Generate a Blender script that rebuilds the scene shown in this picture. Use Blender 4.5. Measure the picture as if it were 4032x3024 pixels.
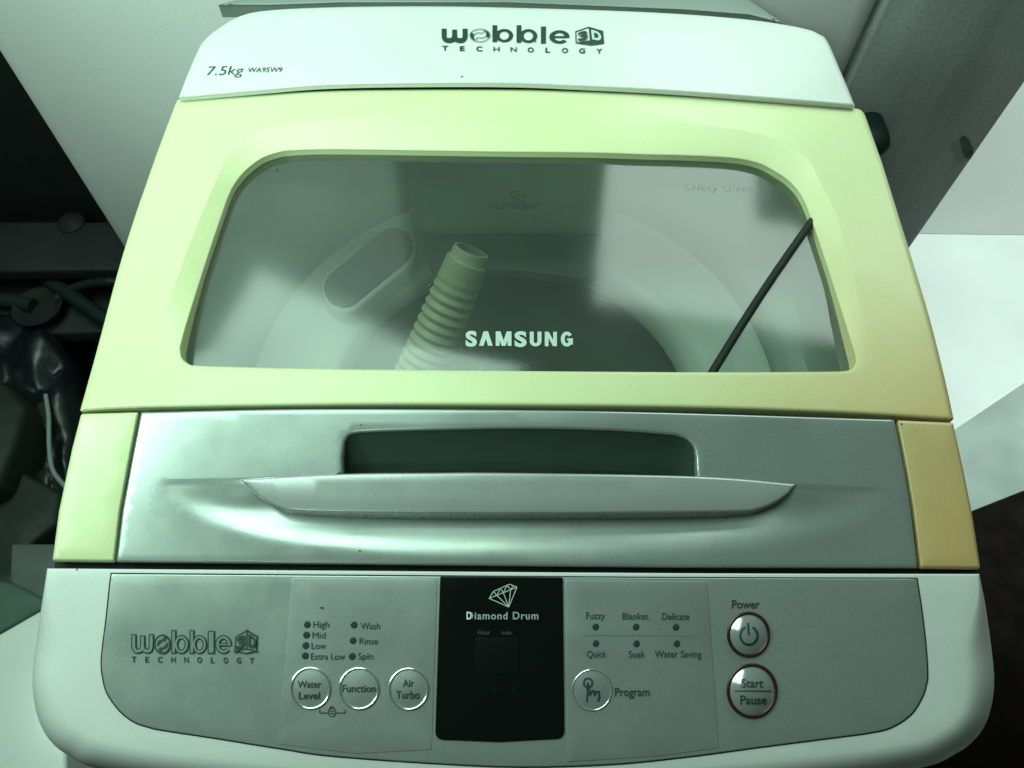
import bpy, bmesh, math, random
from mathutils import Vector, Matrix
from mathutils.geometry import delaunay_2d_cdt
random.seed(7)
S = bpy.context.scene
COL = S.collection
for o in list(bpy.data.objects): bpy.data.objects.remove(o)

# ------------------------------------------------------------------ camera
F = 3100.0                       # focal length in photo pixels (4032 wide)
CAM = Vector((-0.0092, -0.2284, 1.3881))
PITCH, YAW, ROLL = math.radians(60), -0.0215, 0.0266
_f = Vector((0, math.cos(PITCH), -math.sin(PITCH))); _u = Vector((0, math.sin(PITCH), math.cos(PITCH))); _r = Vector((1, 0, 0))
_m = Matrix.Rotation(YAW, 3, 'Z'); _f, _u, _r = _m @ _f, _m @ _u, _m @ _r
_c, _s = math.cos(ROLL), math.sin(ROLL); _r, _u = _c*_r + _s*_u, -_s*_r + _c*_u
cd = bpy.data.cameras.new('camera'); cam = bpy.data.objects.new('camera', cd); COL.objects.link(cam)
cam.matrix_world = Matrix(((_r.x, _u.x, -_f.x, CAM.x), (_r.y, _u.y, -_f.y, CAM.y), (_r.z, _u.z, -_f.z, CAM.z), (0, 0, 0, 1)))
cd.sensor_width = 36; cd.lens = 36*F/4032; cd.clip_start = 0.01; cd.clip_end = 60
S.camera = cam

# ------------------------------------------------------------------ world and lamps
w = bpy.data.worlds.new('World'); S.world = w; w.use_nodes = True
w.node_tree.nodes['Background'].inputs[0].default_value = (0.62, 0.85, 0.74, 1)
w.node_tree.nodes['Background'].inputs[1].default_value = 0.035
S.view_settings.view_transform = 'Standard'; S.view_settings.look = 'None'
S.view_settings.exposure = 0.0; S.view_settings.gamma = 1
S.render.engine = 'CYCLES'
S.cycles.max_bounces = 8; S.cycles.transparent_max_bounces = 12
def area(name, loc, target, sx, sy, power, col):
    l = bpy.data.lights.new(name, 'AREA'); l.shape = 'RECTANGLE'; l.size = sx; l.size_y = sy; l.energy = power; l.color = col
    o = bpy.data.objects.new(name, l); COL.objects.link(o); o.location = loc
    o.rotation_euler = (Vector(target) - Vector(loc)).to_track_quat('-Z', 'Y').to_euler()
    return o
GREEN = (0.67, 1.0, 0.82)
def spot(name, loc, target, cone, blend, power, col, r):
    l = bpy.data.lights.new(name, 'SPOT'); l.energy = power; l.color = col; l.spot_size = math.radians(cone); l.spot_blend = blend; l.shadow_soft_size = r
    o = bpy.data.objects.new(name, l); COL.objects.link(o); o.location = loc
    o.rotation_euler = (Vector(target) - Vector(loc)).to_track_quat('-Z', 'Y').to_euler()
area('window_light_right', (0.45, 0.52, 1.30), (0.42, 0.10, 0.95), 0.62, 0.34, 2.7, (0.78, 1.0, 0.88))
area('window_light_left', (-0.58, 0.52, 1.30), (-0.50, -0.05, 0.97), 0.80, 0.42, 1.0, GREEN)
area('side_light', (-0.70, -0.02, 1.45), (-0.14, 0.04, 0.93), 0.26, 0.26, 3.0, GREEN)
area('ceiling_light', (-0.50, 0.42, 2.10), (-0.20, 0.30, 0.9), 0.85, 0.85, 12.5, GREEN)
spot('added_wall_fill', (-0.55, -1.10, 2.05), (-0.12, 0.50, 1.0), 29, 1.0, 66, GREEN, 0.12)  # added unseen lamp to brighten the wall and the rear of the lid
spot('added_corner_fill', (1.40, 0.42, 1.65), (1.00, 0.80, 0.25), 66, 0.9, 120, (0.80, 1.0, 0.91), 0.15)  # added unseen lamp that lifts the far right floor and wall

# ------------------------------------------------------------------ helpers
def lerp(a, b, t): return a + (b-a)*t
def sstep(a, b, x):
    t = max(0, min(1, (x-a)/(b-a))); return t*t*(3-2*t)
def table(tab, x):
    if x <= tab[0][0]: return tab[0][1]
    for (a, b), (c, d) in zip(tab, tab[1:]):
        if x <= c: return lerp(b, d, (x-a)/(c-a))
    return tab[-1][1]
def ray(px, py): return _f + (px-2016)/F*_r - (py-1512)/F*_u
CROWN = [(-0.30, 0.0), (-0.089, 0.0), (0.0, 0.010), (0.286, 0.012), (0.45, 0.012)]
def H(x, y):                                     # the gently crowned top of the machine
    if y >= 0: z = 0.950
    elif y > -0.089: z = 0.950 + 0.2256*y
    else:
        z = 0.9299 + 0.27*(y + 0.089)
        if y < -0.185: z -= 2.2*(y + 0.185)**2
    e = max(0.0, abs(x)/0.275)
    z += table(CROWN, y)*(1 - e*e)
    return z
def un(px, py, off=0.0):                         # point of the machine's top seen at that place
    d = ray(px, py); t = (0.95 - CAM.z)/d.z
    for _ in range(7):
        p = CAM + t*d; t = (H(p.x, p.y) + off - CAM.z)/d.z
    return CAM + t*d
def uz(px, py, z): d = ray(px, py); return CAM + (z-CAM.z)/d.z*d
def uy(px, py, y): d = ray(px, py); return CAM + (y-CAM.y)/d.y*d

def link(name, me, mat, parent=None, sharp=35):
    me.shade_smooth()
    try: me.set_sharp_from_angle(angle=math.radians(sharp))
    except Exception: pass
    if mat: me.materials.append(mat)
    o = bpy.data.objects.new(name, me); COL.objects.link(o)
    if parent: o.parent = parent
    return o
def mk(name, vs, fs, mat, parent=None, sharp=35):
    me = bpy.data.meshes.new(name); me.from_pydata([tuple(v) for v in vs], [], fs); me.update()
    bm = bmesh.new(); bm.from_mesh(me); bmesh.ops.recalc_face_normals(bm, faces=bm.faces); bm.to_mesh(me); bm.free()
    return link(name, me, mat, parent, sharp)
def tag(o, label=None, cat=None, group=None, kind=None):
    if label: o['label'] = label
    if cat: o['category'] = cat
    if group: o['group'] = group
    if kind: o['kind'] = kind
    return o
def empty(name, loc, label, cat, group=None):
    o = bpy.data.objects.new(name, None); COL.objects.link(o); o.location = loc; o.empty_display_size = 0.1
    bpy.context.view_layer.update()
    return tag(o, label, cat, group)
def adopt(root):                                  # parts are built in world space
    bpy.context.view_layer.update()
    for ch in root.children: ch.matrix_parent_inverse = root.matrix_world.inverted()

def subdiv(poly, sp, closed=True):
    out = []; n = len(poly)
    for i in range(n if closed else n-1):
        a, b = poly[i], poly[(i+1) % n]; k = max(1, int(math.ceil(math.dist(a, b)/sp)))
        for j in range(k): out.append((lerp(a[0], b[0], j/k), lerp(a[1], b[1], j/k)))
    if not closed: out.append(tuple(poly[-1]))
    return out
def cr(pts, n=6):                                 # smooth open curve through the points
    P = [pts[0]] + list(pts) + [pts[-1]]; out = []
    for i in range(1, len(P)-2):
        for j in range(n):
            t = j/n; q = []
            for k in (0, 1):
                a, b, c, d = P[i-1][k], P[i][k], P[i+1][k], P[i+2][k]
                q.append(0.5*(2*b + (c-a)*t + (2*a-5*b+4*c-d)*t*t + (3*b-a-3*c+d)*t**3))
            out.append(tuple(q))
    out.append(tuple(pts[-1])); return out
def fillet(pts, rad, seg=6):
    out = []; n = len(pts)
    for i in range(n):
        r = rad[i] if isinstance(rad, (list, tuple)) else rad
        p = Vector(pts[i]); a = Vector(pts[i-1]) - p; b = Vector(pts[(i+1) % n]) - p
        r = min(r, a.length*0.45, b.length*0.45)
        if r < 0.01: out.append(tuple(p)); continue
        A = p + a.normalized()*r; B = p + b.normalized()*r
        for j in range(seg+1):
            t = j/seg; out.append(tuple(A*(1-t)**2 + p*2*t*(1-t) + B*t*t))
    return out
def sarea(p): return 0.5*sum(p[i-1][0]*p[i][1] - p[i][0]*p[i-1][1] for i in range(len(p)))
def offset(poly, d, fac=None):                              # + d shrinks a positively wound polygon
    n = len(poly); out = []; s = 1 if sarea(poly) > 0 else -1
    for i in range(n):
        a, b, c = Vector(poly[i-1]), Vector(poly[i]), Vector(poly[(i+1) % n])
        e1 = (b-a); e2 = (c-b)
        if e1.length < 1e-6 or e2.length < 1e-6: out.append(tuple(b)); continue
        e1.normalize(); e2.normalize()
        n1 = Vector((-e1.y, e1.x)); n2 = Vector((-e2.y, e2.x)); m = n1+n2
        if m.length < 1e-6: m = n1
        m.normalize(); k = 1/max(0.35, m.dot(n1))
        out.append(tuple(b + m*(d*k*s*(fac(*b) if fac else 1))))
    return out
def inside(p, poly):
    x, y = p; c = False; n = len(poly)
    for i in range(n):
        x1, y1 = poly[i-1]; x2, y2 = poly[i]
        if (y1 > y) != (y2 > y) and x < (x2-x1)*(y-y1)/(y2-y1)+x1: c = not c
    return c
def pdist(p, poly):
    best = 1e18; x, y = p
    for i in range(len(poly)):
        ax, ay = poly[i-1]; bx, by = poly[i]; dx, dy = bx-ax, by-ay; L = dx*dx+dy*dy
        t = 0 if L == 0 else max(0, min(1, ((x-ax)*dx+(y-ay)*dy)/L))
        q = (ax+t*dx-x)**2+(ay+t*dy-y)**2
        if q < best: best = q
    return math.sqrt(best)
def sheet(name, outline, mat, parent=None, holes=(), off=0.0, rpx=12, rm=0.002, thick=0.012, step=60, disp=None, extra=(), lines=(),
          hole_thick=None, hole_r=None, surf=None, fac=None, nseg=4, sp=30, sharp=35):
    """A moulded panel lying on the machine's top: rounded lip all round, real thickness, optional cut-outs and relief."""
    own = surf is None; surf = surf or (lambda x, y: un(x, y, off))
    outs = [(subdiv(outline if sarea(outline) > 0 else outline[::-1], sp), rpx, rm, thick, 1)]
    for h in holes:
        hr = hole_r or (rpx, rm)
        outs.append((subdiv(h if sarea(h) > 0 else h[::-1], sp), hr[0], hr[1], thick if hole_thick is None else hole_thick, -1))
    cv = []; ce = []; loops = []
    for poly, r, m, th, sg in outs:
        inner = offset(poly, r*sg, fac); b = len(cv); cv += [Vector(p) for p in inner]; n = len(inner)
        ce += [(b+i, b+(i+1) % n) for i in range(n)]; loops.append(inner)
    for ex in extra:
        b = len(cv); cv += [Vector(p) for p in ex]; ce += [(b+i, b+(i+1) % len(ex)) for i in range(len(ex))]
    for ln in lines:
        b = len(cv); cv += [Vector(p) for p in ln]; ce += [(b+i, b+i+1) for i in range(len(ln)-1)]
    nb = len(cv)
    xs = [p[0] for p in loops[0]]; ys = [p[1] for p in loops[0]]
    y = min(ys)+step*0.5; row = 0
    while y < max(ys):
        x = min(xs) + (step*0.5 if row % 2 else 0)
        while x < max(xs):
            p = (x, y)
            if inside(p, loops[0]) and pdist(p, loops[0]) > step*0.35 and all(not inside(p, h) and pdist(p, h) > step*0.35 for h in loops[1:]) \
               and all(pdist(p, e) > step*0.3 for e in extra) and all(math.dist(p, e) > step*0.45 for l in lines for e in l): cv.append(Vector(p))
            x += step
        y += step*0.87; row += 1
    V, E_, Fc, ov, oe, of = delaunay_2d_cdt(cv, ce, [], 0, 1e-4)
    o2n = {}
    for i, l in enumerate(ov):
        for k in l: o2n[k] = i
    vs = []; fs = []
    for v in V:
        dd = disp(v.x, v.y) if disp else 0.0
        p = un(v.x, v.y, off-dd) if own else surf(v.x, v.y) - Vector((0, 0, dd))
        vs.append(p)
    for f in Fc:
        c = (sum(V[i].x for i in f)/len(f), sum(V[i].y for i in f)/len(f))
        if inside(c, loops[0]) and not any(inside(c, h) for h in loops[1:]): fs.append(tuple(f))
    base = 0
    for poly, r, m, th, sg in outs:
        n = len(poly); prev = [o2n[base+i] for i in range(n)]; base += n
        for k in range(nseg-1, -1, -1):
            th_ = math.pi/2*k/nseg; ins = r*(1-math.cos(th_)); dr = m*(1-math.sin(th_)); pl = offset(poly, ins*sg, fac); cur = []
            for p, p0 in zip(pl, poly):
                dd = dr*(fac(*p0) if fac else 1) + (disp(*p) if disp else 0.0)
                cur.append(len(vs)); vs.append(un(p[0], p[1], off-dd) if own else surf(*p) - Vector((0, 0, dd)))
            for i in range(n): fs.append((prev[i], prev[(i+1) % n], cur[(i+1) % n], cur[i]))
            prev = cur
        if th > 0:
            cur = []
            for i in prev: cur.append(len(vs)); vs.append(vs[i] - Vector((0, 0, th)))
            for i in range(n): fs.append((prev[i], prev[(i+1) % n], cur[(i+1) % n], cur[i]))
    return mk(name, vs, fs, mat, parent, sharp)
def flat(name, polys, mat, parent, off, surf=None):  # flat print: thin filled outlines
    surf = surf or (lambda x, y: un(x, y, off)); vs = []; fs = []
    for poly in polys:
        V, _, Fc, *_ = delaunay_2d_cdt([Vector(p) for p in poly], [(i, (i+1) % len(poly)) for i in range(len(poly))], [], 1, 1e-5)
        b = len(vs); vs += [surf(v.x, v.y) for v in V]; fs += [tuple(b+i for i in f) for f in Fc]
    return mk(name, vs, fs, mat, parent)
def strokes(lines, wd, closed=False):                 # ribbons along polylines -> quads
    out = []
    for l in lines:
        for a, b in zip(l, l[1:]):
            a, b = Vector(a), Vector(b); d = (b-a)
            if d.length < 1e-6: continue
            d.normalize(); n = Vector((-d.y, d.x))*wd/2; e = d*wd*0.3
            out.append([tuple(a-e+n), tuple(b+e+n), tuple(b+e-n), tuple(a-e-n)])
    return out
def circ(cx, cy, rx, ry=None, n=32, a0=0, a1=2*math.pi):
    ry = ry or rx; full = abs(a1-a0-2*math.pi) < 1e-6
    return [(cx+rx*math.cos(a0+(a1-a0)*i/n), cy+ry*math.sin(a0+(a1-a0)*i/n)) for i in range(n if full else n+1)]
def ribbons(name, lines, wd, mat, parent, off, surf=None):
    surf = surf or (lambda x, y: un(x, y, off)); vs = []; fs = []
    for k, q in enumerate(strokes(lines, wd)):
        b = len(vs); vs += [surf(*p) + Vector((0, 0, 2e-6*(k % 7))) for p in q]; fs.append((b, b+1, b+2, b+3))
    return mk(name, vs, fs, mat, parent)
def text(body, x0, x1, base, cap, mat, parent, off=0.0008, base2=None, bold=0.0, slant=0.0, name='lettering', surf=None, space=1.0, join=None, yscale=None):
    """Lettering printed on the panel: x0..x1 wide, standing on the base line, capitals 'cap' tall."""
    c = bpy.data.curves.new('t', 'FONT'); c.body = body; c.size = 1; c.offset = bold; c.shear = slant; c.space_character = space; c.resolution_u = 5
    o = bpy.data.objects.new('t', c); COL.objects.link(o); bpy.context.view_layer.update()
    me = bpy.data.meshes.new_from_object(o.evaluated_get(bpy.context.evaluated_depsgraph_get()))
    bpy.data.objects.remove(o); bpy.data.curves.remove(c)
    xs = [v.co.x for v in me.vertices]; a, b = min(xs), max(xs); base2 = base if base2 is None else base2
    surf = surf or (lambda x, y: un(x, y, off)); vs = []
    for v in me.vertices:
        t = (v.co.x-a)/(b-a); vs.append(surf(lerp(x0, x1, t), lerp(base, base2, t) - v.co.y*cap/0.729))
    fs = [tuple(p.vertices) for p in me.polygons]; bpy.data.meshes.remove(me)
    return mk(name, vs, fs, mat, parent)
def lathe(name, P0, P1, prof, mat, parent=None, n=40, caps=True):   # prof: (t along axis, radius)
    ax = (P1-P0); e1 = ax.orthogonal().normalized(); e2 = ax.normalized().cross(e1); vs = []; fs = []
    for t, r in prof:
        c = P0 + ax*t
        for i in range(n): a = 2*math.pi*i/n; vs.append(c + (e1*math.cos(a)+e2*math.sin(a))*r)
    for k in range(len(prof)-1):
        for i in range(n): fs.append((k*n+i, k*n+(i+1) % n, (k+1)*n+(i+1) % n, (k+1)*n+i))
    if caps: fs += [tuple(range(n)), tuple(range((len(prof)-1)*n, len(prof)*n))]
    return mk(name, vs, fs, mat, parent)
def tube(name, pts, r, mat, parent=None, n=12):
    pts = [Vector(p) for p in pts]; vs = []; fs = []; up = Vector((0.3, 0.2, 1))
    for i, p in enumerate(pts):
        d = (pts[min(i+1, len(pts)-1)] - pts[max(i-1, 0)]).normalized(); e1 = d.cross(up).normalized(); e2 = d.cross(e1)
        for k in range(n): a = 2*math.pi*k/n; vs.append(p + (e1*math.cos(a)+e2*math.sin(a))*r)
    for i in range(len(pts)-1):
        for k in range(n): fs.append((i*n+k, i*n+(k+1) % n, (i+1)*n+(k+1) % n, (i+1)*n+k))
    fs += [tuple(range(n)), tuple(range((len(pts)-1)*n, len(pts)*n))]
    return mk(name, vs, fs, mat, parent)
def prism(name, poly, z1, z0, mat, parent=None, bev=0.006, taper=1.0):  # poly: world xy points
    bm = bmesh.new(); n = len(poly); cx = sum(p[0] for p in poly)/n; cy = sum(p[1] for p in poly)/n
    t = [bm.verts.new((p[0], p[1], z1)) for p in poly]; b = [bm.verts.new((cx+(p[0]-cx)*taper, cy+(p[1]-cy)*taper, z0)) for p in poly]
    bm.faces.new(t); bm.faces.new(b[::-1])
    for i in range(n): bm.faces.new((t[i], b[i], b[(i+1) % n], t[(i+1) % n]))
    bmesh.ops.recalc_face_normals(bm, faces=bm.faces)
    if bev: bmesh.ops.bevel(bm, geom=list(bm.edges), offset=bev, segments=3, profile=0.5, affect='EDGES')
    me = bpy.data.meshes.new(name); bm.to_mesh(me); bm.free(); return link(name, me, mat, parent, 45)
def box(name, a, b, mat, parent=None, bev=0.004):
    return prism(name, [(a[0], a[1]), (b[0], a[1]), (b[0], b[1]), (a[0], b[1])], b[2], a[2], mat, parent, bev)

# ------------------------------------------------------------------ materials
def mat(name, col, rough=0.4, metal=0.0, grain=0.05, gscale=900, mottle=0.0, mscale=6, bump=0.0, col2=None, spec=0.5, coat=0.0, stretch=1.0):
    m = bpy.data.materials.new(name); m.use_nodes = True; nt = m.node_tree; N = nt.nodes; b = N['Principled BSDF']
    b.inputs['Roughness'].default_value = rough; b.inputs['Metallic'].default_value = metal
    b.inputs['Specular IOR Level'].default_value = spec; b.inputs['Coat Weight'].default_value = coat
    tc = N.new('ShaderNodeTexCoord'); src = tc.outputs['Object']
    n1 = N.new('ShaderNodeTexNoise'); n1.inputs['Scale'].default_value = gscale; n1.inputs['Detail'].default_value = 2; nt.links.new(src, n1.inputs['Vector'])
    mp = N.new('ShaderNodeMapRange'); mp.inputs['From Min'].default_value = 0.25; mp.inputs['From Max'].default_value = 0.75
    mp.inputs['To Min'].default_value = 1-grain; mp.inputs['To Max'].default_value = 1+grain; nt.links.new(n1.outputs['Fac'], mp.inputs['Value'])
    n2 = N.new('ShaderNodeTexNoise'); n2.inputs['Scale'].default_value = mscale; n2.inputs['Detail'].default_value = 5
    mg = N.new('ShaderNodeMapping'); mg.inputs['Scale'].default_value = (1, 1, stretch); nt.links.new(src, mg.inputs['Vector']); nt.links.new(mg.outputs['Vector'], n2.inputs['Vector'])
    mx = N.new('ShaderNodeMix'); mx.data_type = 'RGBA'; mx.inputs['A'].default_value = (*col, 1); mx.inputs['B'].default_value = (*(col2 or tuple(c*(1-mottle) for c in col)), 1)
    r2 = N.new('ShaderNodeMapRange'); r2.inputs['From Min'].default_value = 0.35; r2.inputs['From Max'].default_value = 0.68; nt.links.new(n2.outputs['Fac'], r2.inputs['Value'])
    if mottle or col2: nt.links.new(r2.outputs['Result'], mx.inputs['Factor'])
    else: mx.inputs['Factor'].default_value = 0
    mu = N.new('ShaderNodeVectorMath'); mu.operation = 'SCALE'; nt.links.new(mx.outputs['Result'], mu.inputs[0]); nt.links.new(mp.outputs['Result'], mu.inputs['Scale'])
    nt.links.new(mu.outputs['Vector'], b.inputs['Base Color'])
    if bump:
        bp = N.new('ShaderNodeBump'); bp.inputs['Strength'].default_value = bump; bp.inputs['Distance'].default_value = 0.001
        nt.links.new(n2.outputs['Fac'], bp.inputs['Height']); nt.links.new(bp.outputs['Normal'], b.inputs['Normal'])
    rr = N.new('ShaderNodeMapRange'); rr.inputs['From Min'].default_value = 0.3; rr.inputs['From Max'].default_value = 0.7
    rr.inputs['To Min'].default_value = max(0.02, rough*0.82); rr.inputs['To Max'].default_value = min(1, rough*1.22)
    n3 = N.new('ShaderNodeTexNoise'); n3.inputs['Scale'].default_value = 22; n3.inputs['Detail'].default_value = 7; n3.inputs['Roughness'].default_value = 0.65
    nt.links.new(src, n3.inputs['Vector']); nt.links.new(n3.outputs['Fac'], rr.inputs['Value'])
    if rough > 0.12: nt.links.new(rr.outputs['Result'], b.inputs['Roughness'])
    m['mix'] = mx.name
    return m
WHITE = mat('white_plastic', (0.73, 0.75, 0.73), 0.32, grain=0.04, mottle=0.04)
def graded_cream(name, cream_col, brown_col, x0, x1, y0, y1):           # yellowed cream plastic, browner towards the front right
    m = mat(name, cream_col, 0.33, grain=0.05); nt = m.node_tree; N = nt.nodes; mx = N[m['mix']]
    tc = N.new('ShaderNodeTexCoord'); sp = N.new('ShaderNodeSeparateXYZ'); nt.links.new(tc.outputs['Object'], sp.inputs[0])
    a = N.new('ShaderNodeMapRange'); a.interpolation_type = 'SMOOTHSTEP'; a.inputs['From Min'].default_value = x0; a.inputs['From Max'].default_value = x1; nt.links.new(sp.outputs['X'], a.inputs['Value'])
    c = N.new('ShaderNodeMapRange'); c.interpolation_type = 'SMOOTHSTEP'; c.inputs['From Min'].default_value = y1; c.inputs['From Max'].default_value = y0; nt.links.new(sp.outputs['Y'], c.inputs['Value'])
    mu = N.new('ShaderNodeMath'); mu.operation = 'MULTIPLY'; nt.links.new(a.outputs['Result'], mu.inputs[0]); nt.links.new(c.outputs['Result'], mu.inputs[1])
    nz = N.new('ShaderNodeTexNoise'); nz.inputs['Scale'].default_value = 9; nz.inputs['Detail'].default_value = 3; nt.links.new(tc.outputs['Object'], nz.inputs['Vector'])
    ad = N.new('ShaderNodeMath'); ad.operation = 'MULTIPLY_ADD'; ad.inputs[1].default_value = 0.10; nt.links.new(nz.outputs['Fac'], ad.inputs[0]); nt.links.new(mu.outputs[0], ad.inputs[2]); ad.use_clamp = True
    nt.links.new(ad.outputs[0], mx.inputs['Factor']); mx.inputs['B'].default_value = (*brown_col, 1); return m
CREAM = graded_cream('yellowed_cream_plastic', (0.69, 0.76, 0.44), (0.66, 0.43, 0.18), 0.02, 0.30, -0.13, 0.26)
SILVER = mat('silver_plastic', (0.45, 0.505, 0.48), 0.31, 0.56, grain=0.09, gscale=1100)
SILVER2 = mat('keypad_film', (0.35, 0.385, 0.37), 0.40, 0.50, grain=0.09, gscale=1100)
HANDLE = mat('handle_trim_plastic', (0.50, 0.53, 0.52), 0.28, 0.4, grain=0.06)
DARKP = mat('recess_dark', (0.026, 0.055, 0.044), 0.6)  # dark green-grey for the recess walls
GAP = mat('flat_black', (0.006, 0.008, 0.008), 0.8)  # flat black for cap and scoop; also stands for shade in seam gaps
INK = mat('dark_green_grey_ink', (0.022, 0.05, 0.043), 0.5)
INKG = mat('grey_ink', (0.20, 0.25, 0.235), 0.45)
INKS = mat('faint_grey_print', (0.30, 0.37, 0.33), 0.5)
INKW = mat('white_ink', (0.80, 0.85, 0.82), 0.5)
INKD = mat('dim_grey_print', (0.07, 0.085, 0.08), 0.5)
INKM = mat('mid_grey_print', (0.36, 0.41, 0.39), 0.5)
LOGO = mat('pale_logo_print', (0.50, 0.62, 0.57), 0.5)
BLACK = mat('black_gloss', (0.004, 0.006, 0.006), 0.16, grain=0.0)
LCD = mat('dark_lcd', (0.0055, 0.008, 0.008), 0.2)
CHROME = mat('polished_silver', (0.50, 0.53, 0.52), 0.16, 0.55, grain=0.0)
RING = mat('clear_silver_ring', (0.70, 0.76, 0.72), 0.16, 0.8, grain=0.0)
COPPER = mat('brown_copper_ring', (0.06, 0.026, 0.018), 0.3, 0.4, grain=0.0)
LED = mat('dark_green_led', (0.02, 0.06, 0.05), 0.25)
TUBW = mat('tub_plastic', (0.80, 0.90, 0.82), 0.32, grain=0.05, mottle=0.08)
DRUMG = mat('drum_steel', (0.15, 0.18, 0.168), 0.38, 0.3, grain=0.06)
DRUMD = mat('drum_floor_plastic', (0.045, 0.062, 0.056), 0.45, grain=0.06)
FILT = mat('lint_filter_grey', (0.04, 0.052, 0.05), 0.6, grain=0.2, gscale=500)
HOSE = mat('yellowed_hose_plastic', (0.43, 0.46, 0.28), 0.45)
CORD = mat('black_knob_and_strand', (0.010, 0.018, 0.016), 0.55, spec=0.25)
WALL = mat('white_wall_paint', (0.80, 0.80, 0.79), 0.75, grain=0.05, gscale=300, mottle=0.06, mscale=3, bump=0.2)
PILLAR = mat('grey_cement', (0.50, 0.54, 0.52), 0.8, grain=0.16, gscale=260, mottle=0.34, mscale=26, bump=0.4, stretch=0.12)
DARKW = mat('dark_opening', (0.006, 0.010, 0.010), 0.8)  # near black: darkness of the opening put into the colour
FLOORD = mat('shaded_brown_floor', (0.004, 0.003, 0.003), 0.7, col2=(0.008, 0.005, 0.004), mscale=8, spec=0.15)  # near black brown: deep shadow put into the floor colour
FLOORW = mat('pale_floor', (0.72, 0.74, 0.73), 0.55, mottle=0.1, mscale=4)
PATCHG = mat('grey_patch', (0.36, 0.42, 0.39), 0.9, mottle=0.2, mscale=12)
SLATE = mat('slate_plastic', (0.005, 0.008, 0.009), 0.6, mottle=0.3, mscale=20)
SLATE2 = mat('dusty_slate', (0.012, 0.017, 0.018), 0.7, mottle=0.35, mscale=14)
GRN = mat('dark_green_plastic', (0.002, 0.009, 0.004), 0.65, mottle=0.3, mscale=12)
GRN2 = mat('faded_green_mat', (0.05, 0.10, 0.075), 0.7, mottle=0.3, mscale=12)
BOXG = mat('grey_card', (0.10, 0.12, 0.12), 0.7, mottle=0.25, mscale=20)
def glass():
    m = bpy.data.materials.new('dusty_tinted_glass'); m.use_nodes = True; nt = m.node_tree; N = nt.nodes; N.clear()
    out = N.new('ShaderNodeOutputMaterial'); tr = N.new('ShaderNodeBsdfTransparent'); tr.inputs[0].default_value = (0.93, 0.97, 0.94, 1)
    gl = N.new('ShaderNodeBsdfGlossy'); gl.inputs['Roughness'].default_value = 0.11; gl.inputs[0].default_value = (1, 1, 1, 1)
    fr = N.new('ShaderNodeFresnel'); fr.inputs[0].default_value = 1.72
    df = N.new('ShaderNodeBsdfDiffuse'); df.inputs[0].default_value = (0.52, 0.68, 0.57, 1)
    nz = N.new('ShaderNodeTexNoise'); nz.inputs['Scale'].default_value = 14; nz.inputs['Detail'].default_value = 8
    tc = N.new('ShaderNodeTexCoord'); nt.links.new(tc.outputs['Object'], nz.inputs['Vector'])
    mr = N.new('ShaderNodeMapRange'); mr.inputs['To Min'].default_value = 0.04; mr.inputs['To Max'].default_value = 0.10; nt.links.new(nz.outputs['Fac'], mr.inputs['Value'])
    a = N.new('ShaderNodeMixShader'); nt.links.new(mr.outputs['Result'], a.inputs[0]); nt.links.new(tr.outputs[0], a.inputs[1]); nt.links.new(df.outputs[0], a.inputs[2])
    b = N.new('ShaderNodeMixShader'); nt.links.new(fr.outputs[0], b.inputs[0]); nt.links.new(a.outputs[0], b.inputs[1]); nt.links.new(gl.outputs[0], b.inputs[2])
    nt.links.new(b.outputs[0], out.inputs['Surface']); return m
GLASS = glass()
FAINT = bpy.data.materials.new('worn_print'); FAINT.use_nodes = True; _nt = FAINT.node_tree; _nt.nodes.clear()
_o = _nt.nodes.new('ShaderNodeOutputMaterial'); _t = _nt.nodes.new('ShaderNodeBsdfTransparent'); _d = _nt.nodes.new('ShaderNodeBsdfDiffuse'); _d.inputs[0].default_value = (0.2, 0.26, 0.23, 1)
_x = _nt.nodes.new('ShaderNodeMixShader'); _x.inputs[0].default_value = 0.20; _nt.links.new(_t.outputs[0], _x.inputs[1]); _nt.links.new(_d.outputs[0], _x.inputs[2]); _nt.links.new(_x.outputs[0], _o.inputs[0])

# ------------------------------------------------------------------ the setting
def wallbox(name, a, b, m, kind='structure'): return tag(box(name, a, b, m, None, 0.003), kind=kind)
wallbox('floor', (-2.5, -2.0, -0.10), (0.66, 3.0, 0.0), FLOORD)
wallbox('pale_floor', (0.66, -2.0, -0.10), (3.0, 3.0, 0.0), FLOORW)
tag(box('white_wall', (-0.564, 0.50, 0.0), (0.372, 0.62, 0.955), WALL, None, 0.028), 'bright white wall right behind the washing machine', 'wall')
tag(box('dark_opening', (-2.2, 0.68, 0.0), (-0.564, 0.78, 0.955), DARKW), 'near black panel for the dark opening beyond the left end of the white wall', 'wall')
tag(box('side_wall', (0.57, 0.98, 0.0), (2.4, 1.08, 1.3), WALL), 'white wall in the far right corner beyond the grey pillar', 'wall')
pil = empty('pillar', (0.47, 0.55, 0), 'mottled grey cement pillar behind the right rear corner of the machine', 'pillar')
box('shaft', (0.372, 0.50, 0.0), (0.568, 0.70, 1.3), PILLAR, pil, 0.004)
sf = lambda x, y: uy(x, y, 0.4985)
flat('stain', [[(3778, 545), (3798, 533), (3815, 550), (3830, 580), (3834, 606), (3820, 628), (3798, 622), (3786, 590)]], mat('damp_stain', (0.19, 0.21, 0.20), 0.9, mottle=0.5, mscale=60), pil, 0, sf)
sp = []
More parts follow.
